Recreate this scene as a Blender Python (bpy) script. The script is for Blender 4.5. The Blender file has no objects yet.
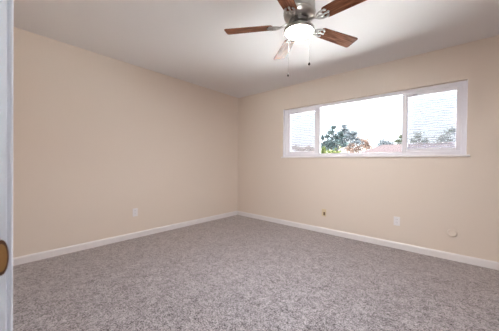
import bpy, bmesh, math, random
from mathutils import Vector, Matrix

random.seed(7)
S = bpy.context.scene
COL = S.collection
PI = math.pi

# ------------------------------------------------------------------ camera
CAM_Z = 1.0781
F = Vector((-0.65564168, 0.75501577, -0.00922855))
R = Vector((0.75493112, 0.65570647, 0.01131477))
U = Vector((-0.01459405, -0.00045151, 0.99989340))
cd = bpy.data.cameras.new('camera')
cam = bpy.data.objects.new('camera', cd)
COL.objects.link(cam)
cd.sensor_fit = 'HORIZONTAL'
cd.sensor_width = 36.0
cd.lens = 232.752 / 499 * 36.0
cd.clip_start = 0.02
cd.dof.use_dof = True
cd.dof.focus_distance = 3.2
cd.dof.aperture_fstop = 6.3
cam.matrix_world = Matrix(((R.x, U.x, -F.x, 0), (R.y, U.y, -F.y, 0), (R.z, U.z, -F.z, CAM_Z), (0, 0, 0, 1)))
S.camera = cam

# ------------------------------------------------------------------ light and exposure
SKY = 4.0
LAMP = 315.0
S.view_settings.view_transform = 'Standard'
S.view_settings.look = 'None'
S.view_settings.gamma = 1.0
S.view_settings.use_curve_mapping = False
S.view_settings.exposure = 0.37
S.cycles.max_bounces = 14
S.cycles.diffuse_bounces = 10
S.cycles.transparent_max_bounces = 16
S.cycles.sample_clamp_indirect = 0.0
S.cycles.caustics_reflective = False

w = bpy.data.worlds.new('sky')
S.world = w
w.use_nodes = True
nt = w.node_tree
nt.nodes.clear()
wo = nt.nodes.new('ShaderNodeOutputWorld')
bg = nt.nodes.new('ShaderNodeBackground')
tc = nt.nodes.new('ShaderNodeTexCoord')
sx = nt.nodes.new('ShaderNodeSeparateXYZ')
rp = nt.nodes.new('ShaderNodeValToRGB')
rp.color_ramp.elements[0].position = 0.04
rp.color_ramp.elements[0].color = (0.355, 0.36, 0.37, 1)
rp.color_ramp.elements[1].position = 0.55
rp.color_ramp.elements[1].color = (0.58, 0.78, 1.0, 1)
nt.links.new(tc.outputs['Generated'], sx.inputs[0])
nt.links.new(sx.outputs['Z'], rp.inputs[0])
nt.links.new(rp.outputs[0], bg.inputs[0])
bg.inputs[1].default_value = SKY
nt.links.new(bg.outputs[0], wo.inputs[0])

sd = bpy.data.lights.new('sun', 'SUN')
sd.energy = 66.0
sd.angle = math.radians(0.6)
sd.color = (1.0, 0.985, 0.97)
sun = bpy.data.objects.new('sun', sd)
COL.objects.link(sun)
sun.rotation_euler = Vector((0.42, 0.0, -1.0)).to_track_quat('-Z', 'Y').to_euler()


# ------------------------------------------------------------------ helpers
def lin(r, g, b):
    f = lambda c: c / 12.92 if c <= 0.04045 else ((c + 0.055) / 1.055) ** 2.4
    return (f(r / 255), f(g / 255), f(b / 255), 1)


def mat(name, col, rough=0.6, metal=0.0, spec=0.5, bump=None, vary=None, coat=0.0):
    """bump = (scale, distance); vary = (scale, other colour)"""
    m = bpy.data.materials.new(name)
    m.use_nodes = True
    n, l = m.node_tree.nodes, m.node_tree.links
    b = n['Principled BSDF']
    b.inputs['Base Color'].default_value = col
    b.inputs['Roughness'].default_value = rough
    b.inputs['Metallic'].default_value = metal
    b.inputs['Specular IOR Level'].default_value = spec
    b.inputs['Coat Weight'].default_value = coat
    t = n.new('ShaderNodeTexCoord')
    if vary:
        nz = n.new('ShaderNodeTexNoise')
        nz.inputs['Scale'].default_value = vary[0]
        nz.inputs['Detail'].default_value = 4
        mx = n.new('ShaderNodeMix')
        mx.data_type = 'RGBA'
        mx.inputs['A'].default_value = col
        mx.inputs['B'].default_value = vary[1]
        l.new(t.outputs['Object'], nz.inputs['Vector'])
        l.new(nz.outputs['Fac'], mx.inputs['Factor'])
        l.new(mx.outputs['Result'], b.inputs['Base Color'])
    if bump:
        nz = n.new('ShaderNodeTexNoise')
        nz.inputs['Scale'].default_value = bump[0]
        nz.inputs['Detail'].default_value = 3
        bp = n.new('ShaderNodeBump')
        bp.inputs['Distance'].default_value = bump[1]
        bp.inputs['Strength'].default_value = 0.6
        l.new(t.outputs['Object'], nz.inputs['Vector'])
        l.new(nz.outputs['Fac'], bp.inputs['Height'])
        l.new(bp.outputs['Normal'], b.inputs['Normal'])
    return m


def obj(name, bm, m=None, parent=None, smooth=False, bevel=0.0, seg=2):
    bmesh.ops.recalc_face_normals(bm, faces=bm.faces)
    me = bpy.data.meshes.new(name)
    bm.to_mesh(me)
    bm.free()
    for p in me.polygons:
        p.use_smooth = smooth
    o = bpy.data.objects.new(name, me)
    COL.objects.link(o)
    if m:
        me.materials.append(m)
    if parent:
        o.parent = parent
    if bevel:
        md = o.modifiers.new('bevel', 'BEVEL')
        md.width = bevel
        md.segments = seg
        md.limit_method = 'ANGLE'
    return o


def thing(name, label, cat, loc=(0, 0, 0), group=None, kind=None, rotz=0.0):
    o = bpy.data.objects.new(name, None)
    o.empty_display_size = 0.05
    COL.objects.link(o)
    o.location = loc
    o.rotation_euler = (0, 0, rotz)
    return tag(o, label, cat, group, kind)


def tag(o, label=None, cat=None, group=None, kind=None):
    for k, v in (('label', label), ('category', cat), ('group', group), ('kind', kind)):
        if v:
            o[k] = v
    return o


def box(bm, lo, hi, M=None):
    x0, y0, z0 = lo
    x1, y1, z1 = hi
    vs = [bm.verts.new(v) for v in ((x0, y0, z0), (x1, y0, z0), (x1, y1, z0), (x0, y1, z0),
                                    (x0, y0, z1), (x1, y0, z1), (x1, y1, z1), (x0, y1, z1))]
    for f in ((0, 3, 2, 1), (4, 5, 6, 7), (0, 1, 5, 4), (1, 2, 6, 5), (2, 3, 7, 6), (3, 0, 4, 7)):
        bm.faces.new([vs[i] for i in f])
    if M:
        bmesh.ops.transform(bm, matrix=M, verts=vs)
    return vs


def lathe(bm, prof, n=40, M=None):
    """prof: list of (r, z); r = 0 closes"""
    rings, vs = [], []
    for r, z in prof:
        if r <= 1e-6:
            ring = [bm.verts.new((0, 0, z))]
        else:
            ring = [bm.verts.new((r * math.cos(2 * PI * i / n), r * math.sin(2 * PI * i / n), z)) for i in range(n)]
        rings.append(ring)
        vs += ring
    for a, b in zip(rings, rings[1:]):
        for i in range(n):
            j = (i + 1) % n
            if len(a) == 1 and len(b) == 1:
                continue
            if len(a) == 1:
                bm.faces.new((a[0], b[i], b[j]))
            elif len(b) == 1:
                bm.faces.new((a[i], b[0], a[j]))
            else:
                bm.faces.new((a[i], b[i], b[j], a[j]))
    if M:
        bmesh.ops.transform(bm, matrix=M, verts=vs)
    return vs


def prism(bm, pts, z0, z1, M=None):
    lo = [bm.verts.new((x, y, z0)) for x, y in pts]
    hi = [bm.verts.new((x, y, z1)) for x, y in pts]
    bm.faces.new(lo[::-1])
    bm.faces.new(hi)
    n = len(pts)
    for i in range(n):
        j = (i + 1) % n
        bm.faces.new((lo[i], lo[j], hi[j], hi[i]))
    if M:
        bmesh.ops.transform(bm, matrix=M, verts=lo + hi)
    return lo + hi


def tube(bm, pts, rad, n=8):
    pts = [Vector(p) for p in pts]
    rads = rad if isinstance(rad, (list, tuple)) else [rad] * len(pts)
    rings = []
    for i, p in enumerate(pts):
        d = (pts[min(i + 1, len(pts) - 1)] - pts[max(i - 1, 0)]).normalized()
        a = d.orthogonal().normalized() if i == 0 else (a - d * a.dot(d)).normalized()
        b = d.cross(a)
        rings.append([bm.verts.new(p + (a * math.cos(2 * PI * k / n) + b * math.sin(2 * PI * k / n)) * rads[i]) for k in range(n)])
    for r0, r1 in zip(rings, rings[1:]):
        for k in range(n):
            bm.faces.new((r0[k], r0[(k + 1) % n], r1[(k + 1) % n], r1[k]))
    bm.faces.new(rings[0][::-1])
    bm.faces.new(rings[-1])


# ------------------------------------------------------------------ materials
M_WALL = mat('beige_wall_paint', lin(230, 219, 208), 0.75, spec=0.25, bump=(160, 0.0015))
M_CEIL = mat('white_ceiling_paint', lin(232, 230, 230), 0.85, spec=0.2, bump=(120, 0.003))
M_TRIM = mat('white_trim_paint', lin(236, 233, 234), 0.4)
M_JAMB = mat('white_door_frame_paint', lin(230, 239, 254), 0.45)
M_VINYL = mat('white_vinyl', lin(241, 240, 247), 0.35)
M_PLATE = mat('white_plastic_plate', lin(238, 236, 238), 0.35)
M_SLOT = mat('dark_slot', lin(60, 56, 54), 0.6)
M_SCREW = mat('screw_steel', lin(190, 188, 184), 0.35, metal=1.0)
M_CREAM = mat('cream_plastic_plate', lin(224, 208, 174), 0.4)
M_BRONZE = mat('dark_bronze_jack', lin(122, 100, 78), 0.45, metal=0.3)
M_NICKEL = mat('brushed_nickel', lin(182, 179, 175), 0.28, metal=1.0)
M_CHAIN = mat('nickel_chain', lin(165, 163, 160), 0.4, spec=0.3)
M_KNOB = mat('dark_pull_knob', lin(40, 30, 26), 0.6, spec=0.15)
M_BRASS = mat('aged_brass', lin(178, 138, 92), 0.38, metal=0.85)
M_BRASSD = mat('dark_brass_rim', lin(112, 86, 72), 0.45, metal=0.8)
M_STUCCO = mat('pale_stucco', lin(120, 112, 104), 0.9, bump=(40, 0.01))
M_ROOF = mat('pink_grey_shingle', lin(57, 50, 51), 0.9, spec=0.0, vary=(6, lin(53, 46, 47)))
M_BARK = mat('grey_brown_bark', lin(66, 58, 52), 0.9, bump=(30, 0.02))


def wood_mat():
    m = mat('walnut_blade', lin(104, 66, 46), 0.21, spec=0.16)
    n, l = m.node_tree.nodes, m.node_tree.links
    t = n.new('ShaderNodeTexCoord')
    mp = n.new('ShaderNodeMapping')
    mp.inputs['Scale'].default_value = (2.0, 26.0, 8.0)
    nz = n.new('ShaderNodeTexNoise')
    nz.inputs['Scale'].default_value = 3.0
    nz.inputs['Detail'].default_value = 6
    rp = n.new('ShaderNodeValToRGB')
    e = rp.color_ramp.elements
    e[0].position, e[0].color = 0.32, lin(86, 50, 36)
    e[1].position, e[1].color = 0.68, lin(152, 98, 70)
    l.new(t.outputs['Object'], mp.inputs['Vector'])
    l.new(mp.outputs['Vector'], nz.inputs['Vector'])
    l.new(nz.outputs['Fac'], rp.inputs[0])
    l.new(rp.outputs[0], n['Principled BSDF'].inputs['Base Color'])
    return m


def carpet_mat():
    m = mat('frieze_carpet', lin(150, 138, 132), 0.95, spec=0.05)
    n, l = m.node_tree.nodes, m.node_tree.links
    b = n['Principled BSDF']
    t = n.new('ShaderNodeTexCoord')

    def noise(sc, det=2.0, dist=0.0):
        z = n.new('ShaderNodeTexNoise')
        z.inputs['Scale'].default_value = sc
        z.inputs['Detail'].default_value = det
        z.inputs['Distortion'].default_value = dist
        l.new(t.outputs['Object'], z.inputs['Vector'])
        return z.outputs['Fac']

    def madd(a, k, c=0.0):
        q = n.new('ShaderNodeMath')
        q.operation = 'MULTIPLY_ADD'
        l.new(a, q.inputs[0])
        q.inputs[1].default_value = k
        if isinstance(c, float):
            q.inputs[2].default_value = c
        else:
            l.new(c, q.inputs[2])
        return q.outputs[0]
    b.inputs['Sheen Weight'].default_value = 1.0
    b.inputs['Sheen Roughness'].default_value = 0.35
    b.inputs['Sheen Tint'].default_value = (1.0, 0.92, 0.84, 1)
    fine = noise(CARPET[0], 2.0, 0.6)
    mid = noise(CARPET[1], 2.0, 1.2)
    big = noise(7.0, 2.0)
    clump = noise(24.0, 2.0, 0.8)
    h = madd(fine, 0.52, madd(mid, 0.24, madd(clump, 0.16, madd(big, 0.08))))
    rp = n.new('ShaderNodeValToRGB')
    e = rp.color_ramp.elements
    e[0].position, e[0].color = 0.385, lin(*CARPET[2])
    e[1].position, e[1].color = 0.615, lin(*CARPET[3])
    l.new(h, rp.inputs[0])
    l.new(rp.outputs[0], b.inputs['Base Color'])
    bp = n.new('ShaderNodeBump')
    bp.inputs['Distance'].default_value = 0.012
    bp.inputs['Strength'].default_value = 0.7
    l.new(h, bp.inputs['Height'])
    l.new(bp.outputs['Normal'], b.inputs['Normal'])
    return m


CARPET = (112.0, 42.0, (42, 39, 42), (194, 188, 194))


def glass_mat():
    m = bpy.data.materials.new('window_glass')
    m.use_nodes = True
    n, l = m.node_tree.nodes, m.node_tree.links
    n.clear()
    o = n.new('ShaderNodeOutputMaterial')
    mx = n.new('ShaderNodeMixShader')
    fr = n.new('ShaderNodeFresnel')
    fr.inputs['IOR'].default_value = 1.45
    tr = n.new('ShaderNodeBsdfTransparent')
    tr.inputs[0].default_value = (0.96, 0.975, 0.97, 1)
    gl = n.new('ShaderNodeBsdfGlossy')
    gl.inputs['Roughness'].default_value = 0.02
    l.new(fr.outputs[0], mx.inputs[0])
    l.new(tr.outputs[0], mx.inputs[1])
    l.new(gl.outputs[0], mx.inputs[2])
    l.new(mx.outputs[0], o.inputs[0])
    return m


def screen_mat():
    """fine insect screen: pale mesh, mostly holes, moire bands painted into its opacity"""
    m = bpy.data.materials.new('insect_screen_mesh')
    m.use_nodes = True
    n, l = m.node_tree.nodes, m.node_tree.links
    n.clear()
    o = n.new('ShaderNodeOutputMaterial')
    mx = n.new('ShaderNodeMixShader')
    tr = n.new('ShaderNodeBsdfTransparent')
    df = n.new('ShaderNodeBsdfDiffuse')
    df.inputs[0].default_value = (0.50, 0.50, 0.56, 1)
    t = n.new('ShaderNodeTexCoord')
    wv = n.new('ShaderNodeTexWave')  # wavy opacity bands imitate moire, the weave itself is flat
    wv.bands_direction = 'Z'
    wv.inputs['Scale'].default_value = 11.0
    wv.inputs['Distortion'].default_value = 5.0
    wv.inputs['Detail'].default_value = 1.0
    wv.inputs['Detail Scale'].default_value = 0.7
    mr = n.new('ShaderNodeMapRange')
    mr.inputs['To Min'].default_value = 0.27
    mr.inputs['To Max'].default_value = 0.50
    l.new(t.outputs['Object'], wv.inputs['Vector'])
    l.new(wv.outputs['Fac'], mr.inputs['Value'])
    l.new(mr.outputs[0], mx.inputs[0])
    l.new(tr.outputs[0], mx.inputs[1])
    l.new(df.outputs[0], mx.inputs[2])
    l.new(mx.outputs[0], o.inputs[0])
    return m


def emit_mat(name, col, s):
    m = bpy.data.materials.new(name)
    m.use_nodes = True
    b = m.node_tree.nodes['Principled BSDF']
    b.inputs['Base Color'].default_value = (0.9, 0.9, 0.88, 1)
    b.inputs['Emission Color'].default_value = col
    b.inputs['Emission Strength'].default_value = s
    return m


M_WOOD = wood_mat()
M_CARPET = carpet_mat()
M_GLASS = glass_mat()
M_SCREEN = screen_mat()
M_GLOBE = emit_mat('lit_opal_glass', (1.0, 0.985, 0.97, 1), LAMP)

# ------------------------------------------------------------------ room shell
XL, XR = -3.3845, 1.486
YF, YW = 0.0235, 3.5228        # door wall face, window wall face
H = 2.44
WT = 0.15
# window opening
WX0, WX1, WZ0, WZ1 = -2.275, 0.123, 1.180, 2.041
# doorway
DX0, DX1, DZ = -0.50, 0.30, 2.05


def struct(name, bm, m, label, cat, **k):
    return tag(obj(name, bm, m, **k), label, cat, kind='structure')


b = bmesh.new(); box(b, (XL - WT, YF - 1.6, -0.12), (XR + WT, YW + WT, 0.0))
struct('floor', b, M_CARPET, 'grey taupe frieze carpet covering the whole floor', 'floor')
b = bmesh.new(); box(b, (XL - WT, YF - 1.6, H), (XR + WT, YW + WT + 0.05, H + 0.2))
struct('ceiling', b, M_CEIL, 'white painted ceiling above the fan', 'ceiling')
b = bmesh.new(); box(b, (XL - WT, YF - 0.12, 0.0), (XL, YW + WT, H))
struct('wall_left', b, M_WALL, 'blank beige wall on the left with one white outlet', 'wall')
b = bmesh.new(); box(b, (XR, YF - 0.12, 0.0), (XR + WT, YW + WT, H))
struct('wall_right', b, M_WALL, 'beige wall out of frame to the right', 'wall')
b = bmesh.new()
box(b, (XL, YW, 0.0), (XR, YW + WT, WZ0)); box(b, (XL, YW, WZ1), (XR, YW + WT, H))
box(b, (XL, YW, WZ0), (WX0, YW + WT, WZ1)); box(b, (WX1, YW, WZ0), (XR, YW + WT, WZ1))
struct('wall_back', b, M_WALL, 'beige wall that holds the long high window', 'wall')
b = bmesh.new()
JT = 0.018
box(b, (XL, YF - 0.12, 0.0), (DX0 - JT, YF, H)); box(b, (DX1 + JT, YF - 0.12, 0.0), (XR, YF, H))
box(b, (DX0 - JT, YF - 0.12, DZ + JT), (DX1 + JT, YF, H))
struct('wall_front', b, M_WALL, 'beige wall around the doorway beside the camera', 'wall')
# closed hallway outside the doorway
b = bmesh.new()
VX0, VX1, VZ0, VZ1 = 0.3, 1.44, 0.5, 2.1
box(b, (XL, YF - 1.6, 0.0), (VX0, YF - 1.48, H)); box(b, (VX1, YF - 1.6, 0.0), (XR, YF - 1.48, H))
box(b, (VX0, YF - 1.6, 0.0), (VX1, YF - 1.48, VZ0)); box(b, (VX0, YF - 1.6, VZ1), (VX1, YF - 1.48, H))
box(b, (XL - WT, YF - 1.6, 0), (XL, YF - 0.12, H)); box(b, (XR, YF - 1.6, 0), (XR + WT, YF - 0.12, H))
struct('wall_hallway', b, M_WALL, 'beige hallway walls behind the doorway', 'wall')

# baseboards with an eased top
BH, BT = 0.081, 0.013


def baseboard(name, p0, p1, nrm, label):
    """profile swept from p0 to p1, nrm points into the room"""
    b = bmesh.new()
    prof = [(0, 0), (BT, 0), (BT, BH - 0.018), (BT - 0.003, BH - 0.008), (BT - 0.008, BH), (0, BH)]
    rows = []
    for p in (p0, p1):
        rows.append([b.verts.new((p[0] + nrm[0] * d, p[1] + nrm[1] * d, z)) for d, z in prof])
    for i in range(len(prof)):
        j = (i + 1) % len(prof)
        b.faces.new((rows[0][i], rows[0][j], rows[1][j], rows[1][i]))
    b.faces.new(rows[0]); b.faces.new(rows[1][::-1])
    struct(name, b, M_TRIM, label, 'baseboard')


baseboard('baseboard_left', (XL, YF), (XL, YW), (1, 0), 'white baseboard along the foot of the left wall')
baseboard('baseboard_back', (XL + BT, YW), (XR - BT, YW), (0, -1), 'white baseboard below the window wall')
baseboard('baseboard_right', (XR, YF), (XR, YW), (-1, 0), 'white baseboard along the right wall')
baseboard('baseboard_front', (XL + BT, YF), (DX0 - 0.07, YF), (0, 1), 'white baseboard left of the doorway')

# ------------------------------------------------------------------ doorway: jamb, casing, strike plate
door = thing('door_1', 'white door frame edge at the far left with a brass strike plate', 'door frame', (DX0, YF, 0), kind='structure')
ox, oy = DX0, YF
b = bmesh.new()
box(b, (-JT, -0.12, 0), (0, 0.0015, DZ)); box(b, (DX1 - ox, -0.12, 0), (DX1 - ox + JT, 0.0015, DZ))
box(b, (-JT, -0.12, DZ), (DX1 - ox + JT, 0.0015, DZ + JT))
obj('jamb', b, M_JAMB, door, bevel=0.0012)
b = bmesh.new()
box(b, (0, -0.075, 0), (0.011, -0.04, DZ - 0.011)); box(b, (DX1 - ox - 0.011, -0.075, 0), (DX1 - ox, -0.04, DZ - 0.011))
box(b, (0, -0.075, DZ - 0.011), (DX1 - ox, -0.04, DZ))
obj('door_stop', b, M_JAMB, door, bevel=0.002)
b = bmesh.new()
CW = 0.06
for s in (0, 1):
    x0, x1 = (-0.004 - CW, -0.004) if s == 0 else (DX1 - ox + 0.004, DX1 - ox + 0.004 + CW)
    box(b, (x0, 0.0, 0), (x1, 0.0083, DZ + 0.004))
box(b, (-0.004 - CW, 0.0, DZ + 0.004), (DX1 - ox + 0.004 + CW, 0.0083, DZ + 0.004 + CW))
obj('casing', b, M_JAMB, door, bevel=0.0035, seg=4)
# strike plate: a D-shaped lip wrapped to the room edge of the jamb
zc = 0.935
b = bmesh.new()
D = []
for i in range(17):
    a = -PI / 2 + PI * i / 16
    D.append((-0.006 + 0.0095 * math.cos(a) ** 0.8 if math.cos(a) > 0 else -0.006, 0.0265 * math.sin(a)))
D = [(-0.028, -0.0265)] + D + [(-0.028, 0.0265)]
Mp = Matrix(((0, 0, 1, 0.0), (1, 0, 0, 0.0), (0, 1, 0, zc), (0, 0, 0, 1)))
prism(b, D, 0.0, 0.0022, Mp)
strike = obj('strike_plate', b, M_BRASSD, door, bevel=0.0005)
strike['label'] = 'aged brass strike plate with a curved lip'
b = bmesh.new()
prism(b, [(x * 0.72 - 0.001, y * 0.78) for x, y in D], 0.0022, 0.003, Mp)
obj('strike_face', b, M_BRASS, strike)

# ------------------------------------------------------------------ window
win = thing('window_1', 'long white three pane sliding window set high in the wall', 'window', (WX0, YW, WZ0), kind='structure')
W, HH = WX1 - WX0, WZ1 - WZ0
Y0, Y1 = 0.055, 0.135           # frame front and back, from the wall face


def frame(bm, x0, x1, z0, z1, y0, y1, l, r, bt, tp):
    box(bm, (x0, y0, z0), (x0 + l, y1, z1)); box(bm, (x1 - r, y0, z0), (x1, y1, z1))
    box(bm, (x0 + l, y0, z0), (x1 - r, y1, z0 + bt)); box(bm, (x0 + l, y0, z1 - tp), (x1 - r, y1, z1))


LX = lambda x: x - WX0
LZ = lambda z: z - WZ0
b = bmesh.new()
frame(b, 0, W, 0.020, HH, Y0, Y1, 0.046, 0.046, 0.050, 0.045)
obj('window_frame', b, M_VINYL, win, bevel=0.003)
b = bmesh.new()
for x0, x1 in ((-1.668, -1.621), (-0.493, -0.447)):
    box(b, (LX(x0), Y0 + 0.004, 0.07), (LX(x1), Y1 - 0.01, HH - 0.045))
obj('mullion', b, M_VINYL, win, bevel=0.003)
# painted reveal and sill board
b = bmesh.new()
box(b, (-0.0005, 0.001, 0.02), (0.003, Y0, HH)); box(b, (W - 0.003, 0.001, 0.02), (W + 0.0005, Y0, HH))
obj('side_reveal', b, M_VINYL, win)
b = bmesh.new()
prism(b, [(-0.028, -0.020), (W + 0.028, -0.020), (W + 0.028, 0.0), (W, 0.0), (W, Y0 + 0.01), (0, Y0 + 0.01), (0, 0.0), (-0.028, 0.0)], 0.0, 0.022)
obj('sill', b, M_TRIM, win, bevel=0.004)
# glass of the fixed middle
b = bmesh.new(); box(b, (LX(-1.625), 0.10, 0.06), (LX(-0.489), 0.104, HH - 0.04))
obj('glass_pane', b, M_GLASS, win)
for k, (gx0, gx1, fx0, fx1) in enumerate(((-2.183, -1.709, -2.235, -1.664), (-0.437, 0.032, -0.451, 0.083))):
    sash = thing('sash', None, None, (0, 0, 0)); sash.parent = win
    b = bmesh.new()
    fz0, fz1 = LZ(1.247), LZ(1.999)
    frame(b, LX(fx0), LX(fx1), fz0, fz1, 0.068, 0.112, gx0 - fx0, fx1 - gx1, 1.288 - 1.247, 1.999 - 1.953)
    obj('sash_frame', b, M_VINYL, sash, bevel=0.003)
    b = bmesh.new(); box(b, (LX(gx0) - 0.004, 0.088, LZ(1.284)), (LX(gx1) + 0.004, 0.092, LZ(1.957)))
    obj('glass_pane', b, M_GLASS, sash)
    b = bmesh.new(); box(b, (LX(gx0) - 0.01, 0.118, LZ(1.28)), (LX(gx1) + 0.01, 0.119, LZ(1.96)))
    obj('insect_screen', b, M_SCREEN, sash)
    lx = LX(gx0) + 0.05 if k else LX(gx1) - 0.36
    b = bmesh.new()
    box(b, (lx, 0.062, LZ(1.962)), (lx + 0.05, 0.069, LZ(1.976))); box(b, (lx + 0.018, 0.054, LZ(1.966)), (lx + 0.034, 0.063, LZ(1.972)))
    obj('latch', b, mat('grey_latch', lin(196, 192, 205), 0.4), sash, bevel=0.001)

# unseen hallway window, added so daylight reaches the door frame
added_win = thing('added_window', 'unseen white hallway window added to light the door frame', 'window', (VX0, YF - 1.48, VZ0), kind='structure')
b = bmesh.new()
frame(b, 0, VX1 - VX0, 0, VZ1 - VZ0, -0.10, -0.03, 0.045, 0.045, 0.05, 0.045)
box(b, ((VX1 - VX0) / 2 - 0.02, -0.095, 0.04), ((VX1 - VX0) / 2 + 0.02, -0.035, VZ1 - VZ0 - 0.04))
obj('window_frame', b, M_VINYL, added_win, bevel=0.003)
b = bmesh.new(); box(b, (0.04, -0.067, 0.04), (VX1 - VX0 - 0.04, -0.063, VZ1 - VZ0 - 0.04))
obj('glass_pane', b, M_GLASS, added_win)

# ------------------------------------------------------------------ ceiling fan
FX, FY = -0.949, 1.686
fan = thing('ceiling_fan', 'brushed nickel ceiling fan with five walnut blades and a lit bowl light', 'ceiling fan', (FX, FY, H))
Z = lambda z: z - H
b = bmesh.new()
lathe(b, [(0, Z(2.44)), (0.098, Z(2.44)), (0.102, Z(2.425)), (0.102, Z(2.405)), (0.112, Z(2.395)), (0.124, Z(2.37)), (0.126, Z(2.345)),
          (0.126, Z(2.285)), (0.121, Z(2.262)), (0.105, Z(2.245)), (0.085, Z(2.236)), (0, Z(2.236))], 64)
motor = obj('motor_housing', b, M_NICKEL, fan, smooth=True)
b = bmesh.new()
lathe(b, [(0.1265, Z(2.300)), (0.1285, Z(2.298)), (0.1285, Z(2.290)), (0.1265, Z(2.288))], 64)
obj('housing_band', b, M_NICKEL, motor, smooth=True)
b = bmesh.new()
lathe(b, [(0, Z(2.238)), (0.082, Z(2.238)), (0.086, Z(2.228)), (0.086, Z(2.212)), (0.080, Z(2.204)), (0, Z(2.204))], 48)
obj('flywheel', b, mat('dark_steel', lin(140, 138, 136), 0.35, metal=1.0), fan, smooth=True)
b = bmesh.new()
lathe(b, [(0, Z(2.206)), (0.050, Z(2.206)), (0.056, Z(2.198)), (0.058, Z(2.178)), (0.066, Z(2.170)), (0.10, Z(2.168)), (0, Z(2.166))], 48)
obj('switch_housing', b, M_NICKEL, fan, smooth=True)
b = bmesh.new()
lathe(b, [(0.058, Z(2.170)), (0.108, Z(2.172)), (0.119, Z(2.167)), (0.122, Z(2.158)), (0.122, Z(2.146)), (0.119, Z(2.139)), (0.110, Z(2.139)), (0.108, Z(2.150)), (0.058, Z(2.160))], 64)
obj('light_fitter', b, M_NICKEL, fan, smooth=True)
b = bmesh.new()
pr = [(0.106, Z(2.156)), (0.106, Z(2.143))]
for i in range(1, 11):
    a = PI / 2 * i / 10
    pr.append((0.106 * math.cos(a) if i < 10 else 0, Z(2.143) - 0.024 * math.sin(a)))
lathe(b, pr, 64)
obj('bowl_light', b, M_GLOBE, fan, smooth=True)['label'] = 'glowing white opal glass bowl'

PH = 3.679
PITCH = math.radians(-12)


def blade_pts():
    pts = []
    r0, r1, w0, w1 = 0.205, 0.615, 0.054, 0.066
    cr = 0.020
    # rounded root, gently widening, rounded tip corners
    for i in range(9):
        a = PI / 2 + PI * i / 8
        pts.append((r0 + 0.03 + 0.03 * math.cos(a), w0 * math.sin(a)))
    for cx, cy, a0 in ((r1 - cr, -w1 + cr, -PI / 2), (r1 - cr, w1 - cr, 0)):
        for i in range(6):
            a = a0 + PI / 2 * i / 5
            pts.append((cx + cr * math.cos(a), cy + cr * math.sin(a)))
    return pts


b = bmesh.new(); prism(b, blade_pts(), -0.003, 0.003)
blade_me = None
# ornate bracket: a forked scroll iron from the hub to the blade
bb = bmesh.new()
ARC = lambda cx, cy, r, a0, a1, z, n=14: [(cx + r * math.cos(a0 + (a1 - a0) * i / n), cy + r * math.sin(a0 + (a1 - a0) * i / n), z) for i in range(n + 1)]
tube(bb, [(0.070, 0, 0.016), (0.10, 0, 0.012), (0.13, 0, 0.002), (0.155, 0, -0.006)], [0.013, 0.011, 0.009, 0.008], 8)
for s in (-1, 1):
    tube(bb, [(0.15, 0, -0.006), (0.170, s * 0.020, -0.007), (0.195, s * 0.034, -0.007), (0.225, s * 0.036, -0.007), (0.248, s * 0.024, -0.007)], [0.008, 0.0075, 0.007, 0.0065, 0.006], 8)
    tube(bb, ARC(0.196, s * 0.014, 0.014, 0, 2 * PI, -0.007), 0.0045, 6)
tube(bb, [(0.15, 0, -0.006), (0.19, 0, -0.007), (0.255, 0, -0.007)], [0.008, 0.006, 0.006], 8)
for cx, cy in ((0.252, 0.0), (0.235, 0.032), (0.235, -0.032)):
    lathe(bb, [(0, -0.013), (0.007, -0.012), (0.009, -0.008), (0.009, -0.003), (0, -0.003)], 12, Matrix.Translation((cx, cy, 0)))
blade0 = obj('blade', b, M_WOOD, fan, bevel=0.0012)
iron0 = obj('blade_bracket', bb, M_NICKEL, fan, smooth=True)
for k in range(5):
    o = blade0 if k == 0 else blade0.copy()
    q = iron0 if k == 0 else iron0.copy()
    if k:
        COL.objects.link(o); COL.objects.link(q)
    a = PH + 2 * PI * k / 5
    rot = Matrix.Rotation(a, 4, 'Z') @ Matrix.Rotation(PITCH, 4, 'X')
    o.matrix_local = Matrix.Translation((0, 0, Z(2.20))) @ rot
    q.matrix_local = Matrix.Translation((0, 0, Z(2.20))) @ rot
for cx, cy, ztop, zend, kr in ((-0.969 - FX, 1.561 - FY, 2.148, 1.776, 0.0075), (-0.8375 - FX, 1.650 - FY, 2.148, 1.857, 0.0095)):
    b = bmesh.new()
    d = Vector((cx, cy, 0)).normalized()
    tube(b, [(d.x * 0.119, d.y * 0.119, Z(ztop) + 0.004), (cx, cy, Z(ztop)), (cx, cy, Z(ztop) - 0.01)], 0.003, 6)
    z = ztop - 0.008
    tube(b, [(cx, cy, Z(z)), (cx, cy, Z(zend))], 0.0014, 6)
    while z > zend:
        lathe(b, [(0, -0.0024), (0.0024, 0), (0, 0.0024)], 6, Matrix.Translation((cx, cy, Z(z))))
        z -= 0.007
    ch = obj('pull_chain', b, M_CHAIN, fan)
    b = bmesh.new()
    lathe(b, [(0, Z(zend) + 0.004), (kr * 0.45, Z(zend)), (kr, Z(zend) - 0.009), (kr * 0.95, Z(zend) - 0.014), (kr * 0.5, Z(zend) - 0.020), (0, Z(zend) - 0.022)], 16, Matrix.Translation((cx, cy, 0)))
    obj('pull_knob', b, M_KNOB, ch, smooth=True)

# ------------------------------------------------------------------ wall plates
# built facing -Y (front at negative y), origin on the wall face


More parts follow.
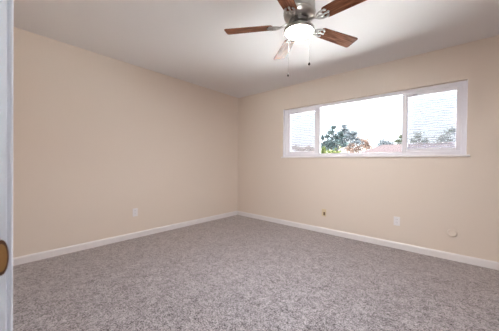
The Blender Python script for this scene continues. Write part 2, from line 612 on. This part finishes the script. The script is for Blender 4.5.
def outlet(label, loc, rotz):
    t = thing('wall_outlet', label, 'outlet', loc, 'white duplex outlets low on the walls', rotz=rotz)
    b = bmesh.new(); box(b, (-0.035, -0.0055, -0.057), (0.035, 0, 0.057))
    obj('cover_plate', b, M_PLATE, t, bevel=0.003, seg=3)
    for z in (-0.0215, 0.0215):
        b = bmesh.new()
        pts = []
        for i in range(24):
            a = 2 * PI * i / 24
            pts.append((0.017 * math.cos(a), max(-0.0135, min(0.0135, 0.0175 * math.sin(a)))))
        prism(b, pts, 0, 0.0075, Matrix(((1, 0, 0, 0), (0, 0, -1, 0), (0, 1, 0, z), (0, 0, 0, 1))))
        rc = obj('receptacle', b, M_PLATE, t)
        for x in (-0.0065, 0.0065):
            b = bmesh.new(); box(b, (x - 0.0012, -0.0079, z - 0.001), (x + 0.0012, -0.0070, z + 0.008))
            obj('slot', b, M_SLOT, rc)
    b = bmesh.new()
    lathe(b, [(0, 0.0068), (0.0028, 0.0062), (0.003, 0.005), (0, 0.005)], 12, Matrix.Rotation(PI / 2, 4, 'X'))
    obj('screw', b, M_SCREW, t)
    return t


outlet('white duplex outlet on the blank left wall above the baseboard', (XL, 1.431, 0.364), PI / 2)
outlet('white duplex outlet on the window wall below the right pane', (-0.5245, YW, 0.353), 0)

jk = thing('cable_plate', 'small cream wall plate with a dark jack below the window', 'wall plate', (-1.501, YW, 0.318))
b = bmesh.new(); box(b, (-0.035, -0.0055, -0.057), (0.035, 0, 0.057))
obj('cover_plate', b, M_CREAM, jk, bevel=0.003, seg=3)
b = bmesh.new(); box(b, (-0.006, -0.012, -0.038), (0.022, -0.005, 0.012))
jo = obj('jack', b, M_BRONZE, jk, bevel=0.002)
b = bmesh.new()
lathe(b, [(0, 0.024), (0.005, 0.024), (0.006, 0.020), (0.006, 0.011), (0, 0.011)], 14, Matrix.Translation((0.008, 0, -0.016)) @ Matrix.Rotation(PI / 2, 4, 'X'))
obj('connector', b, M_BRONZE, jo, smooth=False)
for z in (-0.047, 0.045):
    b = bmesh.new()
    lathe(b, [(0, 0.0068), (0.0028, 0.0062), (0.003, 0.005), (0, 0.005)], 12, Matrix.Translation((0, 0, z)) @ Matrix.Rotation(PI / 2, 4, 'X'))
    obj('screw', b, M_SCREW, jk)

rc = thing('blank_cover', 'round blank cover painted beige like the wall at far right', 'wall plate', (0.0145, YW, 0.309))
b = bmesh.new()
lathe(b, [(0, 0.013), (0.030, 0.013), (0.038, 0.012), (0.043, 0.009), (0.0445, 0.005), (0.0445, 0.0)], 40, Matrix.Rotation(PI / 2, 4, 'X'))
obj('disc', b, M_WALL, rc, smooth=True)
for x in (-0.025, 0.025):
    b = bmesh.new()
    lathe(b, [(0, 0.0148), (0.003, 0.0142), (0.0035, 0.0125), (0, 0.0125)], 12, Matrix.Translation((x, 0, 0)) @ Matrix.Rotation(PI / 2, 4, 'X'))
    obj('screw', b, M_WALL, rc)

# ------------------------------------------------------------------ outdoors
GZ = -0.55
b = bmesh.new(); box(b, (-60, -40, GZ - 0.2), (40, 90, GZ))
struct('ground', b, mat('pale_concrete', lin(238, 237, 235), 0.95, vary=(3, lin(232, 231, 229))), 'pale concrete yard outside the window', 'ground')

hs = thing('house', 'neighbouring low house with a pale pink shingle roof outside the window', 'house', (0, 16, GZ))
HX0, HX1, HY0, HY1 = -4.5, 5.0, 14.0, 22.0
b = bmesh.new(); box(b, (HX0, HY0 - 16, 0), (HX1, HY1 - 16, 1.78))
obj('house_wall', b, M_STUCCO, hs)
b = bmesh.new()
ez, rz = 1.80, 3.00
e0, e1, yr = HY0 - 16 - 0.5, HY1 - 16 + 0.5, 2.0
A = [(HX0 - 0.6, e0, ez), (HX1 + 0.6, e0, ez), (HX1 + 0.6, e1, ez), (HX0 - 0.6, e1, ez)]
top = [(HX0 + 0.9, yr, rz), (HX1 - 0.9, yr, rz)]
va = [b.verts.new(p) for p in A]; vb = [b.verts.new((x, y, z - 0.12)) for x, y, z in A]; vt = [b.verts.new(p) for p in top]
b.faces.new((va[0], va[1], vt[1], vt[0])); b.faces.new((va[2], va[3], vt[0], vt[1]))
b.faces.new((va[1], va[2], vt[1])); b.faces.new((va[3], va[0], vt[0])); b.faces.new(vb)
for i in range(4):
    b.faces.new((va[i], va[(i + 1) % 4], vb[(i + 1) % 4], vb[i]))
obj('roof', b, M_ROOF, hs)


def leaf_mat(name, c0, c1):
    m = mat(name, lin(*c0), 0.7, spec=0.1, vary=(1.8, lin(*c1)))
    return m


def tree(name, label, cat, x, y, trunk_h, clusters, lm, leaf=0.12, n=120, group=None, seed=1):
    """clusters: list of (dx, dy, z, radius)"""
    rnd = random.Random(seed)
    t = thing(name, label, cat, (x, y, GZ), group)
    b = bmesh.new()
    tube(b, [(0, 0, -0.05), (0.03, 0, trunk_h * 0.5), (0, 0.02, trunk_h)], [0.07 + 0.012 * trunk_h, 0.06, 0.045], 8)
    for dx, dy, z, r in clusters:
        tube(b, [(0, 0.01, trunk_h * 0.7), (dx * 0.55, dy * 0.55, (trunk_h * 0.7 + z - GZ) / 2), (dx, dy, z - GZ)], [0.035, 0.022, 0.01], 6)
    obj('trunk', b, M_BARK, t, smooth=True)
    b = bmesh.new()
    for dx, dy, z, r in clusters:
        for _ in range(n):
            v = Vector((rnd.gauss(0, 1), rnd.gauss(0, 1), rnd.gauss(0, 1))).normalized() * r * (0.35 + abs(rnd.gauss(0, 0.55)))
            c = Vector((dx, dy, z - GZ)) + Vector((v.x, v.y, v.z * 0.8))
            a = Vector((rnd.gauss(0, 1), rnd.gauss(0, 1), rnd.gauss(0, 0.6))).normalized() * leaf * rnd.uniform(0.6, 1.2)
            s = a.orthogonal().normalized()
            s = (Matrix.Rotation(rnd.uniform(0, 2 * PI), 3, a) @ s) * leaf * 0.28
            nrm = a.cross(s).normalized() * leaf * 0.08
            p = [b.verts.new(c - a * 0.5), b.verts.new(c + s + nrm), b.verts.new(c + a * 0.5), b.verts.new(c - s + nrm)]
            b.faces.new((p[0], p[1], p[2])); b.faces.new((p[0], p[2], p[3]))
    f = obj('foliage', b, lm, t)
    return t


def puff(rnd, x0, x1, z0, z1, n, r, dy=0.5):
    return [(rnd.uniform(x0, x1), rnd.uniform(-dy, dy), rnd.uniform(z0, z1), r * rnd.uniform(0.7, 1.2)) for _ in range(n)]


L_DARK = leaf_mat('dark_blue_green_leaf', (58, 69, 68), (40, 51, 55))
L_LIME = leaf_mat('yellow_green_leaf', (86, 90, 44), (58, 68, 40))
L_RUST = leaf_mat('rusty_leaf', (104, 78, 68), (84, 75, 68))
L_GREY = leaf_mat('grey_green_leaf', (76, 81, 86), (66, 72, 76))
L_OLIVE = leaf_mat('olive_leaf', (62, 66, 50), (52, 58, 50))
rnd = random.Random(3)
TG = 'trees seen through the window'
tree('tree', 'dark blue green tree outside the left end of the middle pane', 'tree', -3.95, 10, 2.1,
     [(-0.45, 0, 2.25, .09), (-0.3, .1, 2.02, .17), (-0.22, 0, 2.3, .08), (-0.02, 0, 2.47, .13), (0.05, 0, 2.66, .07), (0.10, .1, 2.25, .19), (0.36, 0, 2.4, .09), (0.42, 0, 2.25, .1),
      (0.33, -.1, 2.05, .17), (0.5, 0, 1.92, .15), (-0.02, -.1, 2.0, .2), (-.45, .1, 1.9, .15), (.15, 0, 1.8, .22), (-.2, 0, 1.8, .22)], L_DARK, 0.13, 95, TG, 1)
tree('shrub', 'yellow green shrub low in the left corner of the middle pane', 'shrub', -3.45, 8.6, 1.2,
     puff(rnd, -0.5, 0.35, 1.15, 1.6, 13, .15, .2), L_LIME, 0.11, 75, None, 2)
tree('tree', 'pale grey tree right behind the dark blue green tree', 'tree', -5.55, 12.9, 2.6,
     [(1.12, 0, 3.12, .09), (1.15, 0, 2.9, .17), (1.0, 0, 2.7, .2), (1.35, 0, 2.68, .2), (1.65, 0, 2.72, .13), (1.5, .1, 2.5, .22), (1.1, .1, 2.4, .3), (1.75, .1, 2.3, .2)], L_GREY, 0.15, 120, TG, 3)
tree('tree', 'rusty leaved tree at the left end of the pink roof', 'tree', -6.9, 24.2, 2.6,
     [(-.7, 0, 3.1, .4), (-.1, 0, 3.45, .4), (.5, 0, 3.2, .4), (0, 0, 2.7, .5), (-1.0, 0, 2.7, .45), (.8, 0, 2.8, .35), (-.5, 0, 2.4, .5)], L_RUST, 0.2, 200, TG, 4)
tree('tree', 'low grey round tree behind the middle of the pink roof', 'tree', -5.3, 28.2, 2.6,
     [(-.4, 0, 3.5, .47), (.17, 0, 3.35, .45), (.1, 0, 2.95, .5), (.62, 0, 3.05, .34), (-.56, 0, 3.05, .4)], L_GREY, 0.18, 200, TG, 5)
tree('tree', 'thin olive tree beside the right mullion behind the roof', 'tree', -3.6, 25.5, 2.6,
     [(-.25, 0, 3.3, .22), (.05, 0, 3.7, .22), (.2, 0, 3.3, .28), (-.1, 0, 2.9, .3)], L_OLIVE, 0.17, 150, TG, 6)
tree('tree', 'olive tree behind the screen at the left of the right pane', 'tree', -2.5, 29.2, 2.8,
     [(-.5, 0, 3.6, .4), (-.1, 0, 4.1, .4), (.35, 0, 3.5, .4), (-.2, 0, 3.05, .45), (.35, 0, 2.95, .4)], L_OLIVE, 0.18, 180, TG, 7)
tree('tree', 'broad olive tree behind the screen at the right of the right pane', 'tree', 0.2, 25.5, 2.6,
     [(-.8, 0, 3.4, .4), (-.2, 0, 3.9, .45), (.3, 0, 3.5, .4), (-.4, 0, 3.0, .5), (.6, 0, 2.9, .4), (.8, 0, 3.3, .35), (-1.0, 0, 2.8, .35)], L_OLIVE, 0.18, 200, TG, 8)
tree('tree', 'rusty tree behind the screen of the left pane', 'tree', -12.3, 23, 2.2,
     [(-.6, 0, 2.7, .35), (0, 0, 2.6, .35), (.6, 0, 2.75, .35), (1.1, 0, 2.5, .35), (-1.0, 0, 2.9, .35), (1.6, 0, 2.7, .3)], L_RUST, 0.2, 150, TG, 9)
